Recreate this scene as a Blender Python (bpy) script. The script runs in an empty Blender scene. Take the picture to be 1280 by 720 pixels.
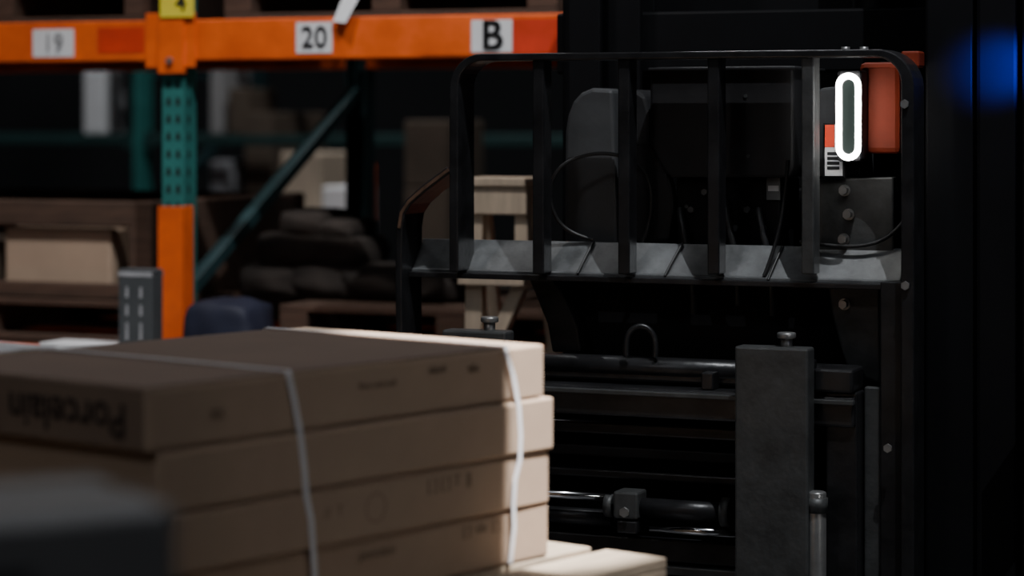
import bpy, bmesh, math, random
from mathutils import Vector, Matrix
random.seed(4)
F=3022.0; H=1.474; HZ=150.0
scene=bpy.context.scene
COL=scene.collection
# ---------------------------------------------------------------- materials
def mat(name,c,rough=0.6,metal=0.0,ns=8.0,amt=0.25,bump=0.0,emit=None,es=0.0,stretch=(1,1,1),spec=0.5,c2=None,bs=None):
    m=bpy.data.materials.new(name); m.use_nodes=True
    nt=m.node_tree; b=nt.nodes['Principled BSDF']
    b.inputs['Roughness'].default_value=rough; b.inputs['Metallic'].default_value=metal
    b.inputs['Specular IOR Level'].default_value=spec
    tc=nt.nodes.new('ShaderNodeTexCoord'); mp=nt.nodes.new('ShaderNodeMapping')
    mp.inputs['Scale'].default_value=stretch
    nt.links.new(tc.outputs['Object'],mp.inputs['Vector'])
    n=nt.nodes.new('ShaderNodeTexNoise'); n.inputs['Scale'].default_value=ns; n.inputs['Detail'].default_value=6; n.inputs['Roughness'].default_value=0.65
    nt.links.new(mp.outputs['Vector'],n.inputs['Vector'])
    r=nt.nodes.new('ShaderNodeValToRGB')
    lo=[x*(1-amt) for x in c]; hi=[min(1,x*(1+amt)) for x in (c2 or c)]
    r.color_ramp.elements[0].position=0.3; r.color_ramp.elements[1].position=0.7
    r.color_ramp.elements[0].color=(*lo,1); r.color_ramp.elements[1].color=(*hi,1)
    nt.links.new(n.outputs['Fac'],r.inputs['Fac']); nt.links.new(r.outputs['Color'],b.inputs['Base Color'])
    if bump>0:
        n2=nt.nodes.new('ShaderNodeTexNoise'); n2.inputs['Scale'].default_value=bs or ns*6; n2.inputs['Detail'].default_value=4
        nt.links.new(mp.outputs['Vector'],n2.inputs['Vector'])
        bp=nt.nodes.new('ShaderNodeBump'); bp.inputs['Strength'].default_value=bump; bp.inputs['Distance'].default_value=0.01
        nt.links.new(n2.outputs['Fac'],bp.inputs['Height']); nt.links.new(bp.outputs['Normal'],b.inputs['Normal'])
    if emit:
        b.inputs['Emission Color'].default_value=(*emit,1); b.inputs['Emission Strength'].default_value=es
    return m
M={}
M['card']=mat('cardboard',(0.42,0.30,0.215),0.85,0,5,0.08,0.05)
M['cardtop']=mat('cardboard_kraft_and_shade',(0.19,0.12,0.085),0.85,0,5,0.10,0.05)  # stack-top shade put into the brown; shelf cartons use it too
M['cardend']=mat('cardboard_end_shade',(0.24,0.165,0.12),0.85,0,5,0.10,0.05)  # cardboard darkened by the end face's painted shade
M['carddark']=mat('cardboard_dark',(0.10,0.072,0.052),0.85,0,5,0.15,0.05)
M['cardgrey']=mat('grey_carton',(0.30,0.29,0.29),0.8,0,4,0.1)
M['ink']=mat('print_ink',(0.03,0.02,0.018),0.8,0,40,0.1)
M['inkblack']=mat('print_ink_black',(0.02,0.02,0.022),0.8,0,40,0.1)
M['inkgrey']=mat('print_ink_faded_grey',(0.30,0.30,0.31),0.8,0,40,0.1)
M['inklight']=mat('faded_ink',(0.22,0.155,0.11),0.8,0,40,0.1)
M['strap']=mat('white_strap',(0.80,0.80,0.83),0.45,0,30,0.06)
M['whitepap']=mat('white_paper',(0.78,0.78,0.80),0.7,0,10,0.05)
M['yellow']=mat('yellow_label',(0.85,0.70,0.05),0.6,0,10,0.05)
M['black']=mat('label_black',(0.01,0.01,0.012),0.6,0,10,0.05)
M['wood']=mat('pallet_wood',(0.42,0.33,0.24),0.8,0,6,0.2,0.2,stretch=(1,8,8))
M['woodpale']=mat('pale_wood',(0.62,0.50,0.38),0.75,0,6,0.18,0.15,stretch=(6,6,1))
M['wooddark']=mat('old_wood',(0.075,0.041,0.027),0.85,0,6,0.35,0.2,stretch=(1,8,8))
M['orange']=mat('orange_beam_paint',(0.80,0.105,0.012),0.5,0,6,0.18,0.02,c2=(0.88,0.13,0.015))
M['orangered']=mat('orange_housing',(0.17,0.022,0.008),0.6,0,6,0.25,spec=0.2)
M['tapered']=mat('red_tape',(0.65,0.045,0.015),0.5,0,6,0.25)
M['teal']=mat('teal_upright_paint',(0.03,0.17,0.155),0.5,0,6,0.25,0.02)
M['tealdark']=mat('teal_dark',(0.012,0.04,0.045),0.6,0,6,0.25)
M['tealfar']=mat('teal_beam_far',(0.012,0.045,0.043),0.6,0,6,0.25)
M['hole']=mat('hole_dark',(0.004,0.008,0.008),0.9,0,6,0.1)
M['steel']=mat('black_painted_steel',(0.020,0.020,0.022),0.34,0.4,14,0.5,0.12,spec=0.5,bs=40)
M['steelworn']=mat('worn_grey_steel',(0.055,0.057,0.058),0.48,0.3,18,0.35,0.12,bs=60)
M['plate']=mat('grey_rail_plate',(0.11,0.114,0.118),0.45,0.3,9,0.6,0.1,bs=50)
M['dark']=mat('matte_black_plastic',(0.014,0.014,0.016),0.6,0,10,0.3,0.05,spec=0.3)
M['darkgrey']=mat('charcoal_cover',(0.048,0.050,0.054),0.55,0,10,0.2,0.05)
M['mast']=mat('mast_black',(0.004,0.004,0.005),0.6,0.0,10,0.2,spec=0.15)
M['bolt']=mat('zinc_bolt',(0.30,0.30,0.30),0.35,0.7,20,0.2)
M['chrome']=mat('chrome_rod',(0.6,0.6,0.62),0.15,1.0,20,0.05)
M['cable']=mat('rubber_cable',(0.012,0.012,0.013),0.45,0,10,0.1)
M['rust']=mat('rust_edge',(0.10,0.055,0.035),0.6,0.3,30,0.5)
M['led']=mat('led_tube',(1,1,1),0.5,0,5,0.0,emit=(1.0,0.98,0.93),es=22.0)
M['ledlens']=mat('led_lens',(0.003,0.005,0.0045),0.7,0,5,0.1,spec=0.05)
M['bluelamp']=mat('blue_lamp_lens',(0.05,0.08,0.8),0.3,0,5,0.0,emit=(0.05,0.1,1.0),es=4.0)
M['concrete']=mat('concrete_floor',(0.10,0.10,0.105),0.55,0,1.2,0.25,0.05)
M['wall']=mat('wall_paint_dark',(0.012,0.013,0.015),0.8,0,0.6,0.2)
M['ceil']=mat('ceiling_dark',(0.02,0.02,0.024),0.9,0,0.6,0.2)
M['wrap']=mat('stretch_wrap',(0.38,0.38,0.40),0.3,0,7,0.35,0.4)
M['sack']=mat('brown_sack',(0.030,0.022,0.018),0.9,0,5,0.4,0.4,bs=9)
M['bluebag']=mat('blue_bag',(0.010,0.012,0.030),0.7,0,5,0.3,0.3,bs=9)
M['greyprod']=mat('grey_printed_carton',(0.07,0.075,0.08),0.6,0,5,0.2)
M['tyre']=mat('tyre_rubber',(0.015,0.015,0.015),0.8,0,10,0.2)
M['lampglass']=mat('lamp_glass',(0.8,0.8,0.8),0.4,0,5,0.0,emit=(1,1,1),es=1.5)
# ---------------------------------------------------------------- helpers
def empty(name,loc=(0,0,0),yaw=0.0):
    o=bpy.data.objects.new(name,None); COL.objects.link(o); o.location=loc; o.rotation_euler=(0,0,yaw); o.empty_display_size=0.2
    return o
def finish(me,name,parent,m,loc=(0,0,0),bevel=0,smooth=False):
    o=bpy.data.objects.new(name,me); COL.objects.link(o); o.location=loc
    if parent: o.parent=parent
    me.materials.append(m)
    if bevel>0:
        bv=o.modifiers.new('bevel','BEVEL'); bv.width=bevel; bv.segments=2; bv.limit_method='ANGLE'
    if smooth:
        for p in me.polygons: p.use_smooth=True
    return o
def box(parent,name,x,y,z,m,bevel=0.003,rot=None):
    x0,x1=sorted(x); y0,y1=sorted(y); z0,z1=sorted(z)
    c=((x0+x1)/2,(y0+y1)/2,(z0+z1)/2)
    bm=bmesh.new(); bmesh.ops.create_cube(bm,size=1)
    for v in bm.verts: v.co=Vector((v.co.x*(x1-x0),v.co.y*(y1-y0),v.co.z*(z1-z0)))
    me=bpy.data.meshes.new(name); bm.to_mesh(me); bm.free()
    bevel=min(bevel,0.3*min(x1-x0,y1-y0,z1-z0))
    o=finish(me,name,parent,m,c,bevel)
    if rot: o.rotation_euler=rot
    return o
def cyl(parent,name,p0,p1,r,m,seg=24,r2=None,bevel=0.0):
    p0=Vector(p0);p1=Vector(p1);d=p1-p0
    bm=bmesh.new(); bmesh.ops.create_cone(bm,cap_ends=True,segments=seg,radius1=r,radius2=r2 if r2 is not None else r,depth=d.length)
    me=bpy.data.meshes.new(name); bm.to_mesh(me); bm.free()
    for p in me.polygons: p.use_smooth=len(p.vertices)==4
    o=finish(me,name,parent,m,(p0+p1)/2,bevel)
    o.rotation_mode='QUATERNION'; o.rotation_quaternion=d.to_track_quat('Z','Y')
    return o
def tube(parent,name,pts,r,m,cyclic=False,smooth=True):
    cu=bpy.data.curves.new(name,'CURVE'); cu.dimensions='3D'
    s=cu.splines.new('NURBS' if smooth else 'POLY'); s.points.add(len(pts)-1)
    for i,p in enumerate(pts): s.points[i].co=(*p,1)
    s.use_cyclic_u=cyclic
    if smooth: s.order_u=4; s.use_endpoint_u=not cyclic; s.resolution_u=8
    cu.bevel_depth=r; cu.bevel_resolution=4; cu.use_fill_caps=True
    o=bpy.data.objects.new(name,cu); COL.objects.link(o); cu.materials.append(m)
    if parent:o.parent=parent
    return o
def prism(parent,name,poly,y0,y1,m,bevel=0.003):
    bm=bmesh.new()
    a=[bm.verts.new((p[0],y0,p[1])) for p in poly]; b=[bm.verts.new((p[0],y1,p[1])) for p in poly]
    n=len(poly)
    bm.faces.new(a); bm.faces.new(b[::-1])
    for i in range(n): bm.faces.new((a[i],b[i],b[(i+1)%n],a[(i+1)%n]))
    bmesh.ops.recalc_face_normals(bm,faces=bm.faces)
    me=bpy.data.meshes.new(name); bm.to_mesh(me); bm.free()
    return finish(me,name,parent,m,(0,0,0),bevel)
def profile(parent,name,prof,x0,x1,m,bevel=0.002):
    bm=bmesh.new()
    a=[bm.verts.new((x0,p[0],p[1])) for p in prof]; b=[bm.verts.new((x1,p[0],p[1])) for p in prof]
    n=len(prof); bm.faces.new(a); bm.faces.new(b[::-1])
    for i in range(n): bm.faces.new((a[i],b[i],b[(i+1)%n],a[(i+1)%n]))
    bmesh.ops.recalc_face_normals(bm,faces=bm.faces)
    me=bpy.data.meshes.new(name); bm.to_mesh(me); bm.free()
    return finish(me,name,parent,m,(0,0,0),bevel)
def sweep(parent,name,path,thick,y0,y1,m,bevel=0.002):
    bm=bmesh.new(); rings=[]
    n=len(path)
    for i,p in enumerate(path):
        p=Vector(p); a=Vector(path[max(i-1,0)]); b=Vector(path[min(i+1,n-1)])
        t=(b-a).normalized(); nn=Vector((-t.y,t.x)); h=(thick[i] if isinstance(thick,list) else thick)/2
        q0=p+nn*h; q1=p-nn*h
        rings.append([bm.verts.new(c) for c in ((q0.x,y0,q0.y),(q0.x,y1,q0.y),(q1.x,y1,q1.y),(q1.x,y0,q1.y))])
    for r0,r1 in zip(rings,rings[1:]):
        for k in range(4): bm.faces.new((r0[k],r0[(k+1)%4],r1[(k+1)%4],r1[k]))
    bm.faces.new(rings[0]); bm.faces.new(rings[-1][::-1])
    bmesh.ops.recalc_face_normals(bm,faces=bm.faces)
    me=bpy.data.meshes.new(name); bm.to_mesh(me); bm.free()
    return finish(me,name,parent,m,(0,0,0),bevel)
def text(parent,name,s,size,loc,xd,yd,m,align='CENTER',bold=0.0,sx=1.0):
    cu=bpy.data.curves.new(name,'FONT'); cu.body=s; cu.size=size; cu.align_x=align; cu.align_y='CENTER'
    cu.extrude=0.0004; cu.offset=bold
    o=bpy.data.objects.new(name,cu); COL.objects.link(o); cu.materials.append(m)
    if parent:o.parent=parent
    xd=Vector(xd).normalized(); yd=Vector(yd).normalized(); zd=xd.cross(yd)
    mx=Matrix((xd,yd,zd)).transposed().to_4x4(); mx.translation=Vector(loc)
    o.matrix_local=mx @ Matrix.Diagonal((sx,1,1,1))
    return o
class Frame:
    """measured metric frame standing on the floor: origin, heading; at() gives local coords of a measured point lying on depth plane v"""
    def __init__(s,O,ang):
        s.O=Vector(O); s.ang=ang; s.U=Vector((math.cos(ang),math.sin(ang))); s.V=Vector((-math.sin(ang),math.cos(ang)))
    def at(s,px,py,v=0.0):
        a=(px-640)/F; o=s.O+s.V*v
        u=(o.x-a*o.y)/(a*s.U.y-s.U.x); Y=o.y+u*s.U.y
        return Vector((u,v,H-(py-HZ)/F*Y))
    def x(s,px,v=0.0): return s.at(px,150,v).x
    def z(s,px,py,v=0.0): return s.at(px,py,v).z
    def xz(s,px,py,v=0.0):
        p=s.at(px,py,v); return (p.x,p.z)
    def world(s,p): return Vector((s.O.x+s.U.x*p[0]+s.V.x*p[1], s.O.y+s.U.y*p[0]+s.V.y*p[1], p[2]))
    def rect(s,parent,name,a,b,v,depth,m,bevel=0.003):
        p=s.at(a[0],a[1],v); q=s.at(b[0],b[1],v)
        return box(parent,name,(p.x,q.x),(v,v+depth),(q.z,p.z),m,bevel)
def bolt(parent,name,p,r,m,h=0.012):
    return cyl(parent,name,(p[0],p[1]-h,p[2]),(p[0],p[1],p[2]),r,m,seg=6)
YAW=math.radians(-22.5)
# ---------------------------------------------------------------- room
def slab(name,x,y,z,m): return box(None,name,x,y,z,m,0)
slab('floor',(-13,12),(-5,19),(-0.1,0),M['concrete'])
slab('ceiling',(-13,12),(-5,19),(7.5,7.6),M['ceil'])
slab('wall_back',(-13.2,12.2),(19,19.2),(-0.1,7.6),M['wall'])
slab('wall_front',(-13.2,12.2),(-5.2,-5),(-0.1,7.6),M['wall'])
slab('wall_left',(-13.2,-13),(-5,19),(-0.1,7.6),M['wall'])
slab('wall_right',(12,12.2),(-5,19),(-0.1,7.6),M['wall'])
# ---------------------------------------------------------------- forklift
fk=Frame((0.81,4.80),YAW)
FK=empty('forklift',(0.81,4.80,0),YAW)
def arc(cx,cz,r,a0,a1,n=8): return [(cx+r*math.cos(math.radians(a0+(a1-a0)*i/n)),cz+r*math.sin(math.radians(a0+(a1-a0)*i/n))) for i in range(n+1)]
ztop=fk.z(850,69)
xr=fk.x(1135); xl=fk.x(568)
R=0.065
path=[(xr,0.45),(xr,0.8),(xr,1.2)]+arc(xr-R,ztop-R,R,0,90)+arc(xl+R,ztop-R,R,90,180)+[(xl,1.35),(xl,fk.z(568,340))]
th=[0.027]*3+[0.027]+[0.027-(0.012)*i/8 for i in range(1,9)]+[0.015+0.006*i/8 for i in range(9)]+[0.021]*2
sweep(FK,'backrest_frame',path,th,-0.005,0.085,M['steel'],0.003)
fl=[fk.xz(562,212),fk.xz(530,236),fk.xz(512,252),fk.xz(503,266),fk.xz(500,285),fk.xz(499,340),fk.xz(500,440),fk.xz(500,520)]
sweep(FK,'backrest_flare',fl,0.016,-0.005,0.10,M['steel'],0.003)
sweep(FK,'backrest_flare_worn_edge',[(p[0],p[1]) for p in fl[:5]],0.007,-0.0065,-0.004,M['rust'],0)
for i,c in enumerate((672,779,891,1009)):
    zb=fk.z(c,343)
    box(FK,'backrest_bar_%d'%(i+1),(fk.x(c)-0.013,fk.x(c)+0.013),(0.002,0.05),(zb,ztop),M['steel' if i<3 else 'steelworn'],0.003)  # last bar's lighter steel has the lamp's light put into its colour
x0=fk.x(503); x1=fk.x(1118); zt=fk.z(810,304,0.09); zb=fk.z(810,343,0.05)
profile(FK,'backrest_lower_plate',[(0.052,zb),(0.105,zt),(0.115,zt-0.003),(0.115,zt-0.014),(0.066,zb-0.012),(0.046,zb-0.012),(0.046,zb)],x0,x1,M['plate'],0.002)
box(FK,'backrest_lower_lip',(x0,x1),(0.03,0.075),(zb-0.018,zb-0.006),M['steel'],0.002)
for i,(a,b) in enumerate((((722,342),(742,302)),((831,345),(853,304)),((960,350),(978,308)))):
    p=fk.at(a[0],a[1],0.043); q=fk.at(b[0],b[1],0.098)
    tube(FK,'plate_shadow_line_%d'%(i+1),[p,(p+q)/2+Vector((0,-0.004,0)),q],0.003,M['cable'])  # dark tubes stand in for thin shadow lines across the plate
loop=[(742,300,.10),(705,291,.09),(688,262,.07),(686,235,.06),(698,207,.06),(728,193,.07),(765,190,.08),(800,203,.09),(818,235,.10),(812,285,.11),(800,310,.12)]
tube(FK,'cable_loop',[fk.at(*p) for p in loop],0.0042,M['cable'])
tube(FK,'cable_right',[fk.at(*p) for p in ((1000,302,.09),(1050,310,.08),(1090,308,.08),(1115,296,.09),(1135,270,.1))],0.0042,M['cable'])
tube(FK,'cable_centre',[fk.at(*p) for p in ((985,200,.07),(982,240,.07),(978,290,.08),(955,345,.05))],0.004,M['cable'])
prism(FK,'pulley_housing',[fk.xz(*p,.16) for p in ((705,330),(706,165),(709,145),(716,127),(726,116),(740,110),(766,112),(773,330))],0.16,0.30,M['darkgrey'],0.008)
prism(FK,'pulley_housing_inner',[fk.xz(*p,.20) for p in ((766,330),(766,112),(795,112),(806,120),(812,140),(812,330))],0.20,0.32,M['dark'],0.008)
prism(FK,'pulley_side_guard',[fk.xz(*p,.13) for p in ((788,180),(812,178),(828,198),(840,235),(842,260),(836,300),(788,310))],0.13,0.16,M['dark'],0.006)
prism(FK,'valve_cover',[fk.xz(*p,.12) for p in ((812,88),(818,84),(992,82),(992,210),(984,222),(838,222),(828,212),(812,180))],0.12,0.34,M['dark'],0.008)
box(FK,'valve_cover_lid',(fk.x(810,.11),fk.x(994,.11)),(0.11,0.35),(fk.z(900,88,.11),fk.z(900,84,.11)),M['dark'],0.003)
fk.rect(FK,'valve_block',(845,222),(975,330),0.15,0.15,M['mast'],0.005)
for i,(x,y) in enumerate(((865,262),(900,262),(935,262),(882,240),(920,285),(955,285))):
    bolt(FK,'valve_bolt_%d'%i,fk.at(x,y,.15),0.007,M['darkgrey'])
for i,(x,y) in enumerate(((850,262),(905,250),(948,262))):
    p=fk.at(x,y,.14); tube(FK,'hydraulic_hose_%d'%i,[p,p+Vector((0.01,-0.03,-0.03)),p+Vector((0.04,-0.03,-0.10)),p+Vector((0.03,0.0,-0.22))],0.008,M['cable'])
for i,(x,y) in enumerate(((932,120),(935,195),(858,258))):
    bolt(FK,'cover_screw_%d'%i,fk.at(x,y,.12),0.004,M['steelworn'],0.002)
fk.rect(FK,'valve_label',(958,222),(975,250),0.145,0.003,M['greyprod'],0)
fk.rect(FK,'valve_label_mark',(960,232),(973,239),0.143,0.002,M['wrap'],0)
prism(FK,'right_pulley_housing',[fk.xz(*p,.16) for p in ((1018,220),(1018,118),(1026,110),(1045,108),(1075,112),(1075,220))],0.16,0.28,M['darkgrey'],0.006)
prism(FK,'mounting_plate',[fk.xz(*p,.10) for p in ((1022,224),(1117,221),(1117,316),(1020,318))],0.10,0.13,M['steelworn'],0.004)
prism(FK,'tilt_arm',[fk.xz(*p,.10) for p in ((1034,354),(1100,354),(1100,478),(1066,478),(1052,440),(1040,395))],0.10,0.14,M['steelworn'],0.005)
for i,(x,y) in enumerate(((1056,238),(1061,268),(1055,299),(1056,380))):
    p=fk.at(x,y,.10); cyl(FK,'plate_washer_%d'%i,p+Vector((0,-0.004,0)),p,0.012,M['bolt']); bolt(FK,'plate_bolt_%d'%i,p+Vector((0,-0.003,0)),0.009,M['bolt'],0.016)
# warning lamp with led ring
fk.rect(FK,'lamp_housing',(1073,78),(1126,192),0.095,0.10,M['orangered'],0.012)
fk.rect(FK,'lamp_housing_tab',(1126,64),(1149,84),0.10,0.05,M['orangered'],0.004)
fk.rect(FK,'lamp_bracket',(1046,88),(1076,202),0.03,0.06,M['dark'],0.006)
def stadium(px0,py0,px1,py1,v,n=10):
    a=fk.at(px0,py0,v); b=fk.at(px1,py1,v); r=(b.x-a.x)/2; cx=(a.x+b.x)/2
    pts=[]
    for i in range(n+1):
        t=math.pi*i/n; pts.append((cx+r*math.cos(t),a.z-r+r*math.sin(t)))
    for i in range(n+1):
        t=math.pi+math.pi*i/n; pts.append((cx+r*math.cos(t),b.z+r+r*math.sin(t)))
    return pts
st=stadium(1048.5,95,1072.5,197,0.012)
tube(FK,'led_ring',[(p[0],0.012,p[1]) for p in st],0.0065,M['led'],cyclic=True,smooth=False)
prism(FK,'led_lens',stadium(1053,100,1069,192,0.022),0.026,0.032,M['ledlens'],0)
for i,x in enumerate((1057,1080)):
    p=fk.at(x,66,.03); cyl(FK,'lamp_bolt_%d'%i,p,p+Vector((0,0,0.012)),0.009,M['bolt'],seg=6)
    cyl(FK,'lamp_bolt_washer_%d'%i,p,p+Vector((0,0,0.004)),0.014,M['bolt'])
fk.rect(FK,'warning_label',(1031,156),(1053,220),0.075,0.002,M['whitepap'],0)
fk.rect(FK,'warning_label_header',(1031,156),(1043,184),0.0735,0.0012,M['tapered'],0)
for i,y in enumerate((190,196,202,208)): fk.rect(FK,'warning_label_line_%d'%i,(1034,y),(1049,y+4),0.0735,0.0012,M['black'],0)
fk.rect(FK,'warning_label_mount',(1028,154),(1056,222),0.078,0.02,M['dark'],0.002)
# carriage rails
xL=fk.x(560)
z0=fk.z(1040,458,0.02)
cyl(FK,'carriage_top_bar',(xL,0.05,z0-0.022),(fk.x(1064),0.05,z0-0.022),0.024,M['steel'])
box(FK,'carriage_top_rail',(xL,fk.x(1064)),(0.03,0.09),(z0-0.05,z0-0.008),M['steel'],0.006)
box(FK,'carriage_front_rail',(xL,fk.x(1068,-.02)),(-0.02,0.05),(z0-0.118,z0-0.056),M['steel'],0.006)
box(FK,'carriage_front_lip',(xL,fk.x(1068,-.02)),(-0.03,-0.012),(z0-0.072,z0-0.062),M['steelworn'],0.002)
box(FK,'carriage_end_block',(fk.x(1016,-.03),fk.x(1066,-.03)),(-0.03,0.06),(z0-0.048,z0),M['steel'],0.006)
box(FK,'carriage_bracket',(fk.x(880,.01),fk.x(895,.01)),(-0.01,0.04),(z0-0.056,z0-0.02),M['steel'],0.003)
box(FK,'carriage_back_plate',(xL,fk.x(1118,.14)),(0.14,0.16),(0.25,z0-0.03),M['mast'],0.003)
for i,(yt,yb,v,mm) in enumerate(((530,545,.06,'steel'),(560,574,.09,'dark'),(590,600,.05,'steel'),(672,700,.03,'steel'),(705,716,.02,'steelworn'))):
    box(FK,'carriage_cross_rail_%d'%i,(xL,fk.x(1040,v)),(v,v+.05),(fk.z(800,yb,v),fk.z(800,yt,v)),M[mm],0.004)
zc=fk.z(780,633,.0)
cyl(FK,'shift_rod_upper',(xL,0.0,fk.z(720,619)),(fk.x(765),0.0,fk.z(720,619)),0.0085,M['chrome'])
cyl(FK,'shift_cylinder_body',(fk.x(640),0.03,fk.z(720,645,.03)),(fk.x(760),0.03,fk.z(720,645,.03)),0.018,M['steel'])
cyl(FK,'shift_cylinder',(fk.x(795),0.0,zc),(fk.x(916),0.0,zc),0.021,M['steel'])
cyl(FK,'shift_cylinder_gland',(fk.x(758),0.0,zc),(fk.x(768),0.0,zc),0.024,M['steelworn'])
fk.rect(FK,'shift_clamp',(766,614),(797,650),-0.03,0.06,M['steelworn'],0.005)
fk.rect(FK,'shift_clamp_base',(770,650),(796,668),-0.028,0.05,M['steel'],0.004)
bolt(FK,'shift_clamp_bolt',fk.at(781,640,-.03),0.011,M['bolt'],0.006)
cyl(FK,'shift_rod_lower',(fk.x(815),-0.01,fk.z(860,662)),(fk.x(925),-0.01,fk.z(860,662)),0.009,M['chrome'])
cyl(FK,'shift_rod_gland',(fk.x(905),-0.01,fk.z(860,636)),(fk.x(916),-0.01,fk.z(860,636)),0.03,M['steelworn'])
c=fk.at(800,440,.02)
tube(FK,'lifting_eye',[c+Vector((-0.030,0,-0.01)),c+Vector((-0.033,0,0.025)),c+Vector((-0.02,0,0.048)),c+Vector((0,0.005,0.056)),c+Vector((0.02,0.01,0.048)),c+Vector((0.033,0.01,0.025)),c+Vector((0.030,0.01,-0.01))],0.0065,M['steel'])
prism(FK,'swing_arm',[fk.xz(*p,.10) for p in ((660,346),(690,346),(706,372),(722,410),(726,440),(690,440),(684,405))],0.10,0.14,M['steel'],0.004)
prism(FK,'centre_shroud',[fk.xz(*p,.17) for p in ((690,340),(1030,340),(1046,400),(1060,500),(720,500),(716,400))],0.17,0.20,M['mast'],0.006)
def fork(nm,pa,pb,ptop,v=-0.085):
    x0=fk.x(pa,v); x1=fk.x(pb,v); zt=fk.z(pb,ptop,v)
    profile(FK,nm,[(v,zt),(v+0.05,zt),(v+0.05,0.06),(v-0.36,0.035),(v-0.40,0.035),(v-0.40,0.045),(v-0.08,0.085),(v-0.02,0.10),(v,0.14)],x0,x1,M['steelworn'],0.005)
    box(FK,nm+'_hook',(x0+.01,x1-.01),(v+0.045,0.02),(zt-0.14,zt-0.03),M['steel'],0.004)
    px=(x0+x1)/2+0.022
    cyl(FK,nm+'_pin',(px,v+0.035,zt-0.01),(px,v+0.035,zt+0.016),0.012,M['bolt'])
    cyl(FK,nm+'_pin_head',(px,v+0.035,zt+0.016),(px,v+0.035,zt+0.028),0.019,M['bolt'],bevel=0.003)
fork('fork_right',918,1010,436)
fork('fork_left',552,632,415)
box(FK,'carriage_side_bar',(fk.x(1032,-.01),fk.x(1072,-.01)),(-0.01,0.05),(0.3,fk.z(1050,490,-.01)),M['steel'],0.004)
box(FK,'carriage_side_plate',(fk.x(1080,.03),fk.x(1101,.03)),(0.03,0.05),(0.3,fk.z(1090,484,.03)),M['steelworn'],0.003)
cyl(FK,'stabiliser_cylinder',(fk.x(1021,-.06),-0.06,0.3),(fk.x(1021,-.06),-0.06,fk.z(1020,614,-.06)),0.019,M['bolt'],bevel=0.004)
cyl(FK,'stabiliser_collar',(fk.x(1021,-.06),-0.06,fk.z(1020,640,-.06)),(fk.x(1021,-.06),-0.06,fk.z(1020,622,-.06)),0.022,M['steelworn'])
for i,(x,y) in enumerate(((1132,357),(1110,560),(1131,130))):
    bolt(FK,'post_bolt_%d'%i,fk.at(x,y,-.005),0.009,M['bolt'],0.006)
box(FK,'post_gusset',(fk.x(1100,.02),fk.x(1128,.02)),(0.02,0.07),(0.45,fk.z(1110,352,.02)),M['steel'],0.003)
# mast
def channel(nm,xa,xb,v,d,t=0.02,z0=0.03,z1=3.0):
    box(FK,nm+'_web',(xa,xa+t),(v,v+d),(z0,z1),M['mast'],0.003)
    box(FK,nm+'_flange_front',(xa,xb),(v,v+t),(z0,z1),M['mast'],0.003)
    box(FK,nm+'_flange_rear',(xa,xb),(v+d-t,v+d),(z0,z1),M['mast'],0.003)
channel('mast_outer_left',fk.x(703,.38),fk.x(750,.38),0.38,0.16)
channel('mast_inner_left',fk.x(752,.42),fk.x(800,.42),0.42,0.12)
box(FK,'mast_outer_right',(fk.x(1156,.14),fk.x(1217,.14)),(0.14,0.40),(0.03,3.0),M['mast'],0.006)
box(FK,'mast_outer_right_flange',(fk.x(1219,.12),fk.x(1273,.12)),(0.12,0.42),(0.03,3.0),M['mast'],0.010)
box(FK,'mast_outer_right_cover',(fk.x(1276,.08),fk.x(1276,.08)+0.22),(0.08,0.42),(0.03,3.0),M['mast'],0.010)
for i,z in enumerate((0.3,1.58,2.8)): box(FK,'mast_crossmember_%d'%i,(fk.x(703,.5),fk.x(1156,.3)),(0.46,0.53),(z,z+0.14),M['mast'],0.006)
cyl(FK,'lift_cylinder_left',(fk.x(790,.6),0.6,0.05),(fk.x(790,.6),0.6,2.6),0.045,M['mast'])
cyl(FK,'lift_cylinder_right',(fk.x(1090,.6),0.6,0.05),(fk.x(1090,.6),0.6,2.6),0.045,M['mast'])
bx0=fk.x(703,.55); bx1=0.45
box(FK,'truck_cowl',(bx0,bx1),(0.72,1.28),(0.12,1.35),M['mast'],0.04)
box(FK,'truck_dash_panel',(bx0,bx1),(0.72,0.80),(1.3,2.35),M['mast'],0.02)
box(FK,'truck_overhead_guard',(bx0,bx1),(0.72,1.28),(2.3,2.37),M['mast'],0.02)
for i,x in enumerate((bx0+0.03,bx1-0.03)):
    box(FK,'truck_guard_post_%d'%i,(x-0.03,x+0.03),(1.2,1.28),(1.3,2.3),M['mast'],0.01)
    for j,y in enumerate((0.85,1.1)): cyl(FK,'wheel_%d%d'%(i,j),(x-0.07,y,0.12),(x+0.07,y,0.12),0.12,M['tyre'],32,bevel=0.015)
bp=fk.at(1330,60,-.18)
cyl(FK,'blue_safety_lamp',bp,bp+Vector((-0.03,0.05,0.02)),0.03,M['bluelamp'])
box(FK,'blue_lamp_bracket',(bp.x-0.01,bp.x+0.01),(bp.y,0.1),(bp.z+0.03,bp.z+0.045),M['mast'],0.002)
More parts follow.
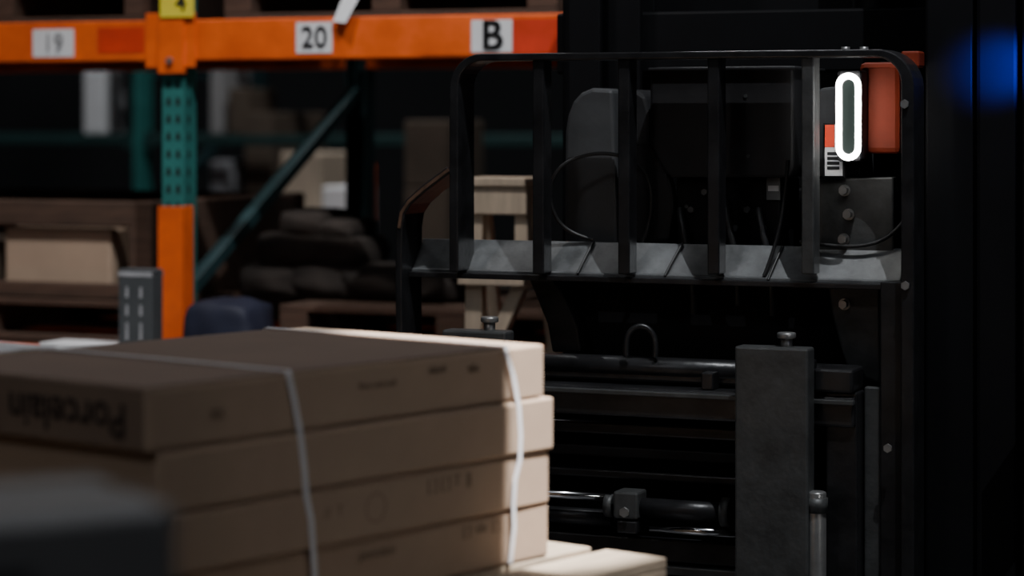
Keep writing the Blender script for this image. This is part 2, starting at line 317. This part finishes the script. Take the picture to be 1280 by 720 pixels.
# ---------------------------------------------------------------- tile box stacks on pallets
BA=math.radians(50.8)
bx=Frame((-0.502,3.32),BA)
HB=0.0885; PT=0.75; L=0.878; W=0.545
BK=empty('tile_carton_stack',(-0.502,3.32,0),BA)
offs=[(0.060,0.004,-0.3),(0.046,-0.002,0.2),(0.020,-0.004,-0.15),(0.0,0.0,0.0)]
for i,(ox,oy,ra) in enumerate(offs):
    z=PT+i*HB; LL=L-(ox*0.75 if i<2 else 0)
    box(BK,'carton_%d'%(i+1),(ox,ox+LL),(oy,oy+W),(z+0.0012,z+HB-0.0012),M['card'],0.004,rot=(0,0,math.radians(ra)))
    box(BK,'carton_flap_%d'%(i+1),(ox+0.012,ox+LL-0.09),(oy-0.0016,oy+0.001),(z+0.006,z+HB-0.006),M['card'],0.0008,rot=(0,0,math.radians(ra)))
zt=PT+4*HB
box(BK,'carton_top_shade',(0.002,L-0.088),(0.002,W-0.002),(zt-0.001,zt+0.001),M['cardtop'],0.0005)  # dark sheet paints the shade on the stack top, up to its edge
box(BK,'carton_end_shade',(-0.0015,0.001),(0.004,W-0.004),(zt-HB+0.004,zt-0.002),M['cardend'],0.0005)  # darker sheet paints the shade on the short end face
def strap(nm,pts,w=0.010):
    bm=bmesh.new(); prev=None
    for p in pts:
        v=[bm.verts.new((p[0]-w/2,p[1],p[2])),bm.verts.new((p[0]+w/2,p[1],p[2]))]
        if prev: bm.faces.new((prev[0],prev[1],v[1],v[0]))
        prev=v
    me=bpy.data.meshes.new(nm); bm.to_mesh(me); bm.free()
    o=finish(me,nm,BK,M['strap'])
    s=o.modifiers.new('s','SOLIDIFY'); s.thickness=0.001
    return o
def strapline(nm,tx,seq):
    pts=[(tx-0.002,W+0.004,PT+HB),(tx-0.001,W+0.004,zt),(tx,W,zt+0.003),(tx,W*0.5,zt+0.004),(tx,0.0,zt+0.003)]
    for (px,py) in seq:
        q=bx.at(px,py,-0.005); pts.append((q.x,-0.006,q.z))
    strap(nm,pts)
tx1=bx.at(360,470).x; tx2=bx.at(632,437).x
strapline('strap_1',tx1,[(361,473),(367,500),(375,545),(380,590),(382,618),(388,650),(391,690),(394,745)])
strapline('strap_2',tx2,[(632,440),(641,470),(648,510),(650,545),(649,575),(643,600),(641,630),(642,660),(637,704)])
text(BK,'print_porcelain','Porcelain',0.068,(-0.003,0.165,zt-HB*0.5),(0,1,0),(0,0,-1),M['ink'],bold=0.0006)
q=bx.at(294,655); text(BK,'print_life','life',0.046,(q.x,-0.004,q.z),(1,0,0),(0,0,1),M['ink'])
for k,(px,py,s,sz) in enumerate(((270,515,'xx',0.03),(590,460,'tile',0.022),(545,462,'60x60',0.016),(280,590,'xx',0.022),(460,548,'porcelain stoneware',0.014),(560,530,'made in italy',0.012),(560,602,'[ ] [ ] T  ||',0.026),(415,640,'//  T',0.024),(600,660,'[ ]  tile  [ ]',0.022),(470,690,'porcelain',0.022),(470,480,'floor and wall',0.015))):
    q=bx.at(px,py); text(BK,'print_%d'%k,s,sz,(q.x,-0.004,q.z),(1,0,0),(0,0,1),M['inklight'])
q=bx.at(468,634); tube(BK,'print_ring',[(q.x+0.022*math.cos(t*math.pi/8),-0.003,q.z+0.022*math.sin(t*math.pi/8)) for t in range(16)],0.0012,M['inklight'],cyclic=True,smooth=False)
BK2=empty('tile_carton_stack.001',(-0.502,3.32,0),BA)
for i in range(4):
    z=PT+i*HB
    box(BK2,'carton_%d'%(i+1),(0.325-L,0.325),(W+0.02,2*W+0.02),(z+0.001,z+HB-0.001),M['card'],0.004)
box(BK2,'paper_sheet',(0.325-L+0.02,0.323),(W+0.025,2*W+0.01),(zt,zt+0.002),M['whitepap'],0.0005)
for k,x in enumerate((0.25,0.1)):
    box(BK2,'strap_%d'%(k+1),(x,x+0.012),(W+0.015,2*W+0.025),(zt+0.002,zt+0.004),M['strap'],0.0005)
def pallet(name,loc,yaw,lx,ly,z,m,h=0.15,x0=0,y0=0,nb=7,levels=1):
    P=empty(name,(loc[0],loc[1],z),yaw)
    t=0.02; bw=ly/(nb+0.25*(nb-1))
    for l in range(levels):
        b=l*h
        for i in range(nb):
            y=y0+i*bw*1.25; box(P,'top_board_%d_%d'%(l,i+1),(x0,x0+lx),(y,y+bw),(b+h-t,b+h-0.0005),m,0.003)
        for i in range(3):
            x=x0+(lx-0.09)*i/2; box(P,'stringer_%d_%d'%(l,i+1),(x,x+0.09),(y0,y0+ly),(b+t,b+h-t),m,0.003)
        for i in range(3):
            y=y0+(ly-bw)*i/2; box(P,'bottom_board_%d_%d'%(l,i+1),(x0,x0+lx),(y,y+bw),(b+0.0,b+t),m,0.003)
    return P
pallet('wooden_pallet_stack',(-0.502,3.32),BA,1.58,1.38,0,M['wood'],x0=-0.57,y0=-0.155,nb=9,levels=5)
# near blurred cartons
NA=math.radians(28)
NC=empty('grey_carton_stack',(-0.262,1.90,0),NA)
hN=0.2925
for i in range(4):
    z=i*hN
    box(NC,'carton_%d'%(i+1),(-0.62,0),(0,0.20),(z,z+hN-0.001),M['cardgrey'],0.006)
    box(NC,'carton_tape_%d'%(i+1),(-0.621,0.001),(0.08,0.12),(z+0.2,z+hN),M['carddark'],0.001)
text(NC,'carton_print','PALLET',0.10,(-0.28,-0.002,1.09),(1,0,0),(0,0,1),M['inkblack'],bold=0.001)
# ---------------------------------------------------------------- racks
rk=Frame((-1.022,7.06),YAW)
def upright(P,nm,x,y,m,zt=4.6,holes=True,w=0.075,d=0.07,flip=1):
    box(P,nm+'_web',(x,x+w),(y,y+0.004) if flip>0 else (y+d-0.004,y+d),(0.0,zt),m,0.001)
    box(P,nm+'_side_a',(x,x+0.004),(y,y+d),(0,zt),m,0.001)
    box(P,nm+'_side_b',(x+w-0.004,x+w),(y,y+d),(0,zt),m,0.001)
    box(P,nm+'_foot',(x-0.03,x+w+0.03),(y-0.02,y+d+0.03),(0,0.008),m,0.001)
    if holes:
        bm=bmesh.new()
        z=0.1
        while z<min(zt,2.4):
            for (cx,cy,ax) in ((x+w*0.3,y-0.0008,0),(x+w*0.72,y-0.0008,0),(x+w+0.0008,y+d*0.35,1)):
                s=0.008; hh=0.012
                if ax==0: vs=[(cx-s,cy,z-hh),(cx+s,cy,z-hh),(cx+s*0.6,cy,z+hh),(cx-s*0.6,cy,z+hh)]
                else: vs=[(cx,cy-s,z-hh),(cx,cy+s,z-hh),(cx,cy+s*0.6,z+hh),(cx,cy-s*0.6,z+hh)]
                bm.faces.new([bm.verts.new(v) for v in vs])
            z+=0.051
        me=bpy.data.meshes.new(nm+'_slots'); bm.to_mesh(me); bm.free(); finish(me,nm+'_slots',P,M['hole'])
def strut(P,nm,a,b,m,w=0.035):
    a=Vector(a);b=Vector(b); d=b-a
    bm=bmesh.new(); bmesh.ops.create_cube(bm,size=1)
    for v in bm.verts: v.co=Vector((v.co.x*w,v.co.y*w,v.co.z*d.length))
    me=bpy.data.meshes.new(nm); bm.to_mesh(me); bm.free()
    o=finish(me,nm,P,m,(a+b)/2,0.003); o.rotation_mode='QUATERNION'; o.rotation_quaternion=d.to_track_quat('Z','Y')
def beam(P,nm,x0,x1,y,z0,z1,m):
    box(P,nm,(x0,x1),(y,y+0.045),(z0,z1),m,0.005)
    box(P,nm+'_step',(x0,x1),(y+0.04,y+0.065),(z0,z1-0.03),m,0.003)
def rack(name,origin,yaw,xs,levels,depth=1.2,mo='orange',mt='teal',holes=True,ztop=4.6):
    P=empty(name,(origin[0],origin[1],0),yaw)
    for i,x in enumerate(xs):
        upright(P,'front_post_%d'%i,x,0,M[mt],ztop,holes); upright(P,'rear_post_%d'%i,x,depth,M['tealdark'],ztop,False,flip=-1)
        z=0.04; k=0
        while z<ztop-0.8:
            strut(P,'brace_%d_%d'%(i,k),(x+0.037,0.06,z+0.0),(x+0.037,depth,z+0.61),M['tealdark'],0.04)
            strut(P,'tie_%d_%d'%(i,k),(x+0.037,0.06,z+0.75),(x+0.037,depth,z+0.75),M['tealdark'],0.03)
            z+=0.917; k+=1
    for i,(a,b) in enumerate(zip(xs,xs[1:])):
        for j,(z0,z1) in enumerate(levels):
            beam(P,'beam_front_%d_%d'%(i,j),a+0.077,b-0.002,-0.012,z0,z1,M[mo])
            beam(P,'beam_rear_%d_%d'%(i,j),a+0.077,b-0.002,depth-0.0,z0,z1,M[mo])
            for e,(xx) in enumerate((a+0.077,b-0.045)):
                box(P,'connector_%d_%d_%d'%(i,j,e),(xx,xx+0.043),(-0.018,-0.01),(z0-0.02,z1+0.02),M[mo],0.002)
    return P
zt_b=rk.z(500,20); zb_b=rk.z(500,73)
RK=rack('pallet_rack',(-1.022,7.06),YAW,[-2.55,0.0,2.75],[(0.68,0.80),(zb_b,zt_b),(3.2,3.32)])
rk.rect(RK,'post_connector_plate',(197,22),(229,92),-0.025,0.02,M['orange'],0.003)
bolt(RK,'connector_bolt',rk.at(213,76,-.025),0.010,M['bolt'])
rk.rect(RK,'post_protector_face',(197,258),(229,470),-0.035,0.008,M['orange'],0.003)
p=rk.at(229,258,-.035); q=rk.at(229,470,-.035)
box(RK,'post_protector_side',(p.x-0.006,p.x),(-0.035,0.025),(0.02,p.z),M['orange'],0.002)
rk.rect(RK,'yellow_tag',(200,-8),(242,21),-0.03,0.002,M['yellow'],0)
text(RK,'yellow_tag_text','4',0.07,rk.at(226,4,-.032),(1,0,0),(0,0,1),M['black'],bold=0.001)
def label(nm,x0,y0,x1,y1,s,size,b=0.002,mm='black'):
    rk.rect(RK,nm,(x0,y0),(x1,y1),-0.0145,0.002,M['whitepap'],0.0003)
    text(RK,nm+'_text',s,size,rk.at((x0+x1)/2,(y0+y1)/2,-.0185),(1,0,0),(0,0,1),M[mm],bold=b)
label('bay_label_19',41,37,92,71,'19',0.075,0.0,'inkgrey')
label('bay_label_20',370,28,415,66,'20',0.085,0.0005)
label('bay_label_B',589,25,640,65,'B',0.115,0.0)
for k,dx in enumerate((-0.002,0.002,0.004)):
    text(RK,'bay_label_B_bold_%d'%k,'B',0.115,rk.at(614.5,45,-.0187)+Vector((dx,0,0.0)),(1,0,0),(0,0,1),M['black'])
rk.rect(RK,'faded_tape_1',(122,35),(180,66),-0.0135,0.001,M['tapered'],0)
rk.rect(RK,'faded_tape_2',(641,24),(700,66),-0.0135,0.001,M['tapered'],0)
p=rk.at(416,27,-.03); q=rk.at(452,27,-.03)
bm=bmesh.new()
vs=[(p.x,-0.03,p.z),(p.x+0.05,-0.05,p.z-0.005),(q.x,-0.02,q.z+0.09),(p.x+0.03,-0.0,p.z+0.10)]
bm.faces.new([bm.verts.new(v) for v in vs]); me=bpy.data.meshes.new('h'); bm.to_mesh(me); bm.free(); finish(me,'hanging_paper',RK,M['whitepap'])
def rw(x,y): return (rk.O.x+rk.U.x*x+rk.V.x*y, rk.O.y+rk.U.y*x+rk.V.y*y)
for i,x in enumerate((-2.35,-1.15,0.15,1.35)):
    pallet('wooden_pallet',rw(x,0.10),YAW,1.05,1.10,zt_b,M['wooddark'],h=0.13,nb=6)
    G=empty('carton_load',(*rw(x,0.10),zt_b+0.13),YAW)
    for a in range(2):
        for b in range(2):
            for c in range(2):
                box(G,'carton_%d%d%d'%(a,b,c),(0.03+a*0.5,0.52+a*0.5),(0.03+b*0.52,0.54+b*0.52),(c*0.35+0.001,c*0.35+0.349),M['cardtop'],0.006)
def goods(name,x,y,z,parts,yaw=YAW):
    G=empty(name,(*rw(x,y),z),yaw)
    for (nm,X,Y,Z,mm) in parts: box(G,nm,X,Y,Z,M[mm],0.008)
    return G
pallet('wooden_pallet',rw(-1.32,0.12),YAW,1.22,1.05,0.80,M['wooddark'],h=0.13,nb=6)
goods('open_wooden_crate',-1.30,0.14,0.93,[('side_panel_left',(0,0.03),(0,1.0),(0,0.30),'wooddark'),('side_panel_right',(1.10,1.18),(0,1.0),(0,0.30),'wooddark'),
    ('front_board_top',(0,1.18),(0,0.025),(0.22,0.30),'wooddark'),('front_board_bottom',(0,1.18),(0,0.025),(0.0,0.05),'wooddark'),('carton_inside_1',(0.2,0.60),(0.03,0.6),(0.0,0.17),'carddark'),('carton_inside_2',(0.64,1.02),(0.03,0.6),(0,0.215),'card'),('rear_board',(0,1.18),(0.97,1.0),(0,0.30),'wooddark')])
g=rk.at(148,336,-.28); g2_=rk.at(190,336,-.28)
GP=empty('printed_product_carton',(*rw(g.x,-.28),0),YAW)
wd=g2_.x-g.x
box(GP,'carton',(0,wd),(0,0.06),(g.z-0.26,g.z),M['greyprod'],0.003)
box(GP,'carton_top_edge',(0,wd),(-0.001,0.061),(g.z-0.02,g.z-0.008),M['wrap'],0)
for k in range(2):
    for j,(zz,hh) in enumerate(((0.05,0.03),(0.10,0.03),(0.15,0.05))):
        box(GP,'print_%d%d'%(k,j),(0.024+k*0.045,0.032+k*0.045),(-0.0015,0),(g.z-zz-hh,g.z-zz),M['wrap'],0)
box(GP,'support_carton_lower',(-0.35,wd+0.01),(-0.03,0.12),(0,0.45),M['carddark'],0.006)
box(GP,'support_carton_upper',(-0.35,wd+0.01),(-0.03,0.12),(0.45,g.z-0.26),M['card'],0.006)
box(GP,'paper_sheets',(-0.25,-0.02),(-0.02,0.11),(g.z-0.26,g.z-0.215),M['whitepap'],0.004)
def lumpy(name,parent,c,s,m,seed=0):
    bm=bmesh.new(); bmesh.ops.create_cube(bm,size=2); bmesh.ops.subdivide_edges(bm,edges=bm.edges,cuts=5,use_grid_fill=True)
    rnd=random.Random(seed)
    for v in bm.verts:
        d=v.co.normalized(); q=v.co*0.55+d*0.55
        q+=Vector((rnd.uniform(-.07,.07),rnd.uniform(-.07,.07),rnd.uniform(-.09,.09)))
        v.co=Vector((q.x*s[0],q.y*s[1],max(q.z,-0.9)*s[2]))
    me=bpy.data.meshes.new(name); bm.to_mesh(me); bm.free()
    o=finish(me,name,parent,m,c,0,True); sb=o.modifiers.new('s','SUBSURF'); sb.levels=1; sb.render_levels=1
    return o
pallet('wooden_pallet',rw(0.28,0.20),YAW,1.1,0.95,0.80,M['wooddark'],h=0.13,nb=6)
SK=empty('sack_pile',(*rw(0.28,0.20),0.93),YAW)
sx0=rk.x(335,.5)-0.28; sx1=rk.x(455,.5)-0.28
sw=sx1-sx0
for k,(x,z,sx,sy,sz) in enumerate(((0.22,0.05,0.13,0.17,0.055),(0.70,0.055,0.12,0.17,0.06),(0.35,0.145,0.12,0.15,0.055),(0.78,0.14,0.09,0.14,0.05),(0.45,0.22,0.08,0.12,0.05),(0.75,0.21,0.07,0.1,0.035),(1.25,0.05,0.12,0.17,0.055),(1.75,0.05,0.10,0.17,0.055))):
    lumpy('sack_%d'%k,SK,(sx0+x*sw,0.34,z),(sx,sy,sz),M['sack'],k)
BB=empty('blue_bag_bundle',(*rw(0.20,-0.27),0.0),YAW)
box(BB,'carton_base',(0.0,0.26),(0,0.20),(0,0.76),M['carddark'],0.01)
lumpy('bag',BB,(0.12,0.10,0.86),(0.11,0.09,0.11),M['bluebag'],9)
text(BB,'bag_print','n Tile',0.05,(0.12,-0.02,0.86),(1,0,0),(0,0,1),M['greyprod'])
# far rack row
RO2=(rk.O.x+rk.V.x*4.4,rk.O.y+rk.V.y*4.4)
f2=Frame(RO2,YAW)
xp=f2.x(166)
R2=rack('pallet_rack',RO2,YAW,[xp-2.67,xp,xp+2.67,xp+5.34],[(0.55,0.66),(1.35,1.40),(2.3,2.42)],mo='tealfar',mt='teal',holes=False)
def fw(x,y): return (RO2[0]+rk.U.x*x+rk.V.x*y, RO2[1]+rk.U.y*x+rk.V.y*y)
def g2(name,px0,py0,px1,py1,v,base,m,depth=0.6,m2=None):
    a=f2.at(px0,py0,v); b=f2.at(px1,py1,v)
    G=empty(name,(*fw(a.x,v),base),YAW)
    w=b.x-a.x
    n=max(1,int(round((a.z-base)/0.28)))
    for k in range(n):
        z0=(a.z-base)*k/n; z1=(a.z-base)*(k+1)/n
        box(G,'carton_%d'%(k+1),(0.0,w),(0,depth),(z0+0.0,z1-0.002),M[m if (k==n-1 or not m2) else m2],0.01)
    return G
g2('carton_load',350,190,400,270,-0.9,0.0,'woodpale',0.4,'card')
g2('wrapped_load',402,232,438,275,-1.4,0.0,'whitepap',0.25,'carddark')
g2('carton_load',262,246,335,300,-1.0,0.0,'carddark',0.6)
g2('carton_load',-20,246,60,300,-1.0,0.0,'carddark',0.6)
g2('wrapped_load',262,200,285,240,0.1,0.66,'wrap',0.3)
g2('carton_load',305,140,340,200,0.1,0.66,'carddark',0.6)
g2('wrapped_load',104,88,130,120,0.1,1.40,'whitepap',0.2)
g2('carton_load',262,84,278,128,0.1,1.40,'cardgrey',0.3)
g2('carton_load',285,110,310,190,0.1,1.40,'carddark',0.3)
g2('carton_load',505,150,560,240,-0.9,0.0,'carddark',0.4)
a=f2.at(446,205,-1.9); OP=empty('orange_guard_post',(*fw(a.x,-1.9),0),YAW)
box(OP,'post',(0,0.06),(0,0.05),(0.01,a.z),M['orange'],0.008); box(OP,'base_plate',(-0.03,0.09),(-0.03,0.08),(0,0.012),M['orange'],0.002)
# ---------------------------------------------------------------- wooden trestle / step ladder
ld=Frame((-0.05,6.15),YAW)
LD=empty('wooden_step_ladder',(-0.05,6.15,0),YAW)
def lx(px,v=0): return ld.x(px,v)
xa=lx(576); xb=lx(598); xc=lx(643); xd=lx(660)
zt_l=ld.z(620,228); zm=ld.z(620,350)
prism(LD,'side_rail_left',[(xa,0.0),(xb,0.0),(xb+0.012,zt_l),(xa+0.014,zt_l)],0.0,0.035,M['woodpale'],0.003)
prism(LD,'side_rail_right',[(xc,zm-0.02),(xd,zm-0.02),(xd-0.002,zt_l),(xc,zt_l)],0.0,0.035,M['woodpale'],0.003)
box(LD,'top_step',(xa+0.012,xd),(-0.02,0.14),(zt_l-0.01,zt_l+0.012),M['woodpale'],0.003)
box(LD,'top_apron',(xa+0.012,xd),(-0.012,0.006),(ld.z(620,268),zt_l-0.01),M['woodpale'],0.003)
box(LD,'tread_1',(xa+0.004,xd),(-0.03,0.07),(zm-0.012,zm+0.012),M['woodpale'],0.002)
box(LD,'tread_2',(xa+0.004,xd),(-0.01,0.07),(0.30,0.33),M['woodpale'],0.002)
strut(LD,'rear_leg_left',(xa+0.02,0.10,zt_l-0.02),(xa-0.02,0.5,0.0),M['woodpale'],0.03)
strut(LD,'rear_leg_right',(xd-0.02,0.10,zt_l-0.02),(xd-0.02,0.5,0.0),M['woodpale'],0.03)
strut(LD,'splayed_leg_right',(xd-0.02,0.018,zm),(ld.x(622,.02),0.018,ld.z(622,425,.02)),M['woodpale'],0.036)
strut(LD,'splayed_leg_lower',(ld.x(622,.02),0.018,ld.z(622,420,.02)),(xd-0.01,0.03,0.0),M['woodpale'],0.036)
# ---------------------------------------------------------------- lights
def lampfix(name,x,y,z=6.8):
    P=empty(name,(x,y,z)); cyl(P,'shade',(0,0,0.05),(0,0,0.30),0.28,M['darkgrey'],32,r2=0.10); cyl(P,'lens',(0,0,0.035),(0,0,0.05),0.26,M['lampglass'],32); cyl(P,'rod',(0,0,0.3),(0,0,0.7),0.01,M['darkgrey'])
    return P
def spot(name,loc,tgt,e,ang,blend=0.5,size=0.15,col=(1,1,1)):
    l=bpy.data.lights.new(name,'SPOT'); l.energy=e; l.spot_size=math.radians(ang); l.spot_blend=blend; l.shadow_soft_size=size; l.color=col
    o=bpy.data.objects.new(name,l); COL.objects.link(o); o.location=loc
    o.rotation_euler=(Vector(tgt)-Vector(loc)).to_track_quat('-Z','Y').to_euler(); return o
def area(name,loc,tgt,e,size,col=(1,1,1)):
    l=bpy.data.lights.new(name,'AREA'); l.energy=e; l.size=size; l.color=col; l.shape='DISK'
    o=bpy.data.objects.new(name,l); COL.objects.link(o); o.location=loc
    o.rotation_euler=(Vector(tgt)-Vector(loc)).to_track_quat('-Z','Y').to_euler(); return o
lampfix('unseen_high_bay_lamp',-1.6,4.2); spot('rack_aisle_light',(-1.6,4.2,6.75),(-0.6,7.2,1.6),760,46,0.6,0.2,(1,0.97,0.95))
lampfix('unseen_high_bay_lamp',-3.5,9.6); area('far_aisle_fill',(-3.5,9.6,6.75),(-2.5,10.5,1),70,0.5,(0.95,0.98,1))  # added unseen lamp, brightens the far rack row
lampfix('unseen_high_bay_lamp',0.2,9.2); area('far_aisle_fill_right',(0.2,9.2,6.75),(0,10.5,1),140,0.5,(0.95,0.98,1))  # second added lamp out of view, fills the far row's right side
# added unseen lamp and blocking panel: sharp light edge across the stack end
bd=bx.world((0.835,-1.55,6.3))
BD=empty('added_cutoff_lamp',bd,BA)
cyl(BD,'housing',(0,0,0.05),(0,0,0.3),0.10,M['darkgrey'],32,r2=0.06)
box(BD,'light_blocking_panel',(-0.014,-0.008),(-0.9,1.2),(-0.80,0.06),M['dark'],0)
cyl(BD,'rod',(0,0,0.3),(0,0,1.2),0.01,M['darkgrey'])
spot('added_forklift_fill',bd,(0.45,4.5,1.0),900,70,0.5,0.003,(0.95,0.98,1))
spot('added_stack_end_beam',bd,(0.00,4.13,1.05),7500,7.5,0.5,0.003,(1,0.98,0.97))
WL=empty('added_fill_stand',(3.0,0.7,0))  # unseen lamp stand added to light the long carton face
cyl(WL,'pole',(0,0,0.02),(0,0,2.0),0.02,M['darkgrey'])
cyl(WL,'base',(0,0,0),(0,0,0.03),0.25,M['darkgrey'])
box(WL,'lamp_head',(0.02,0.14),(-0.12,0.12),(1.95,2.15),M['darkgrey'],0.01,rot=(0,0,math.radians(-50)))
spot('stack_face_fill',(2.94,0.78,2.05),(0.10,4.05,0.95),64,32,0.9,0.12,(1,0.97,0.94))
bw=fk.world(bp); btw=fk.world(fk.at(1252,85,.12))
spot('blue_safety_beam',bw+(btw-bw)*0.25,btw,45,36,1.0,0.02,(0.01,0.04,1.0))
w=bpy.data.worlds.new('World'); scene.world=w; w.use_nodes=True
w.node_tree.nodes['Background'].inputs[0].default_value=(0.5,0.6,0.75,1); w.node_tree.nodes['Background'].inputs[1].default_value=0.04
area('ambient_ceiling_bounce',(0.5,1.5,7.3),(0.5,4,0),60,5.0,(0.85,0.92,1))
area('carton_print_fill',(-2.6,0.3,4.5),(-0.6,3.5,1.0),19,0.6,(0.95,0.97,1))  # unseen fill light, tuned for the carton print
# ---------------------------------------------------------------- camera
cd=bpy.data.cameras.new('camera'); cd.lens=85; cd.sensor_width=36; cd.shift_y=-210/1280
cd.dof.use_dof=True; cd.dof.focus_distance=4.95; cd.dof.aperture_fstop=1.9; cd.clip_end=60
co=bpy.data.objects.new('camera',cd); COL.objects.link(co); co.location=(0,0,H); co.rotation_euler=(math.radians(90),0,0)
scene.camera=co
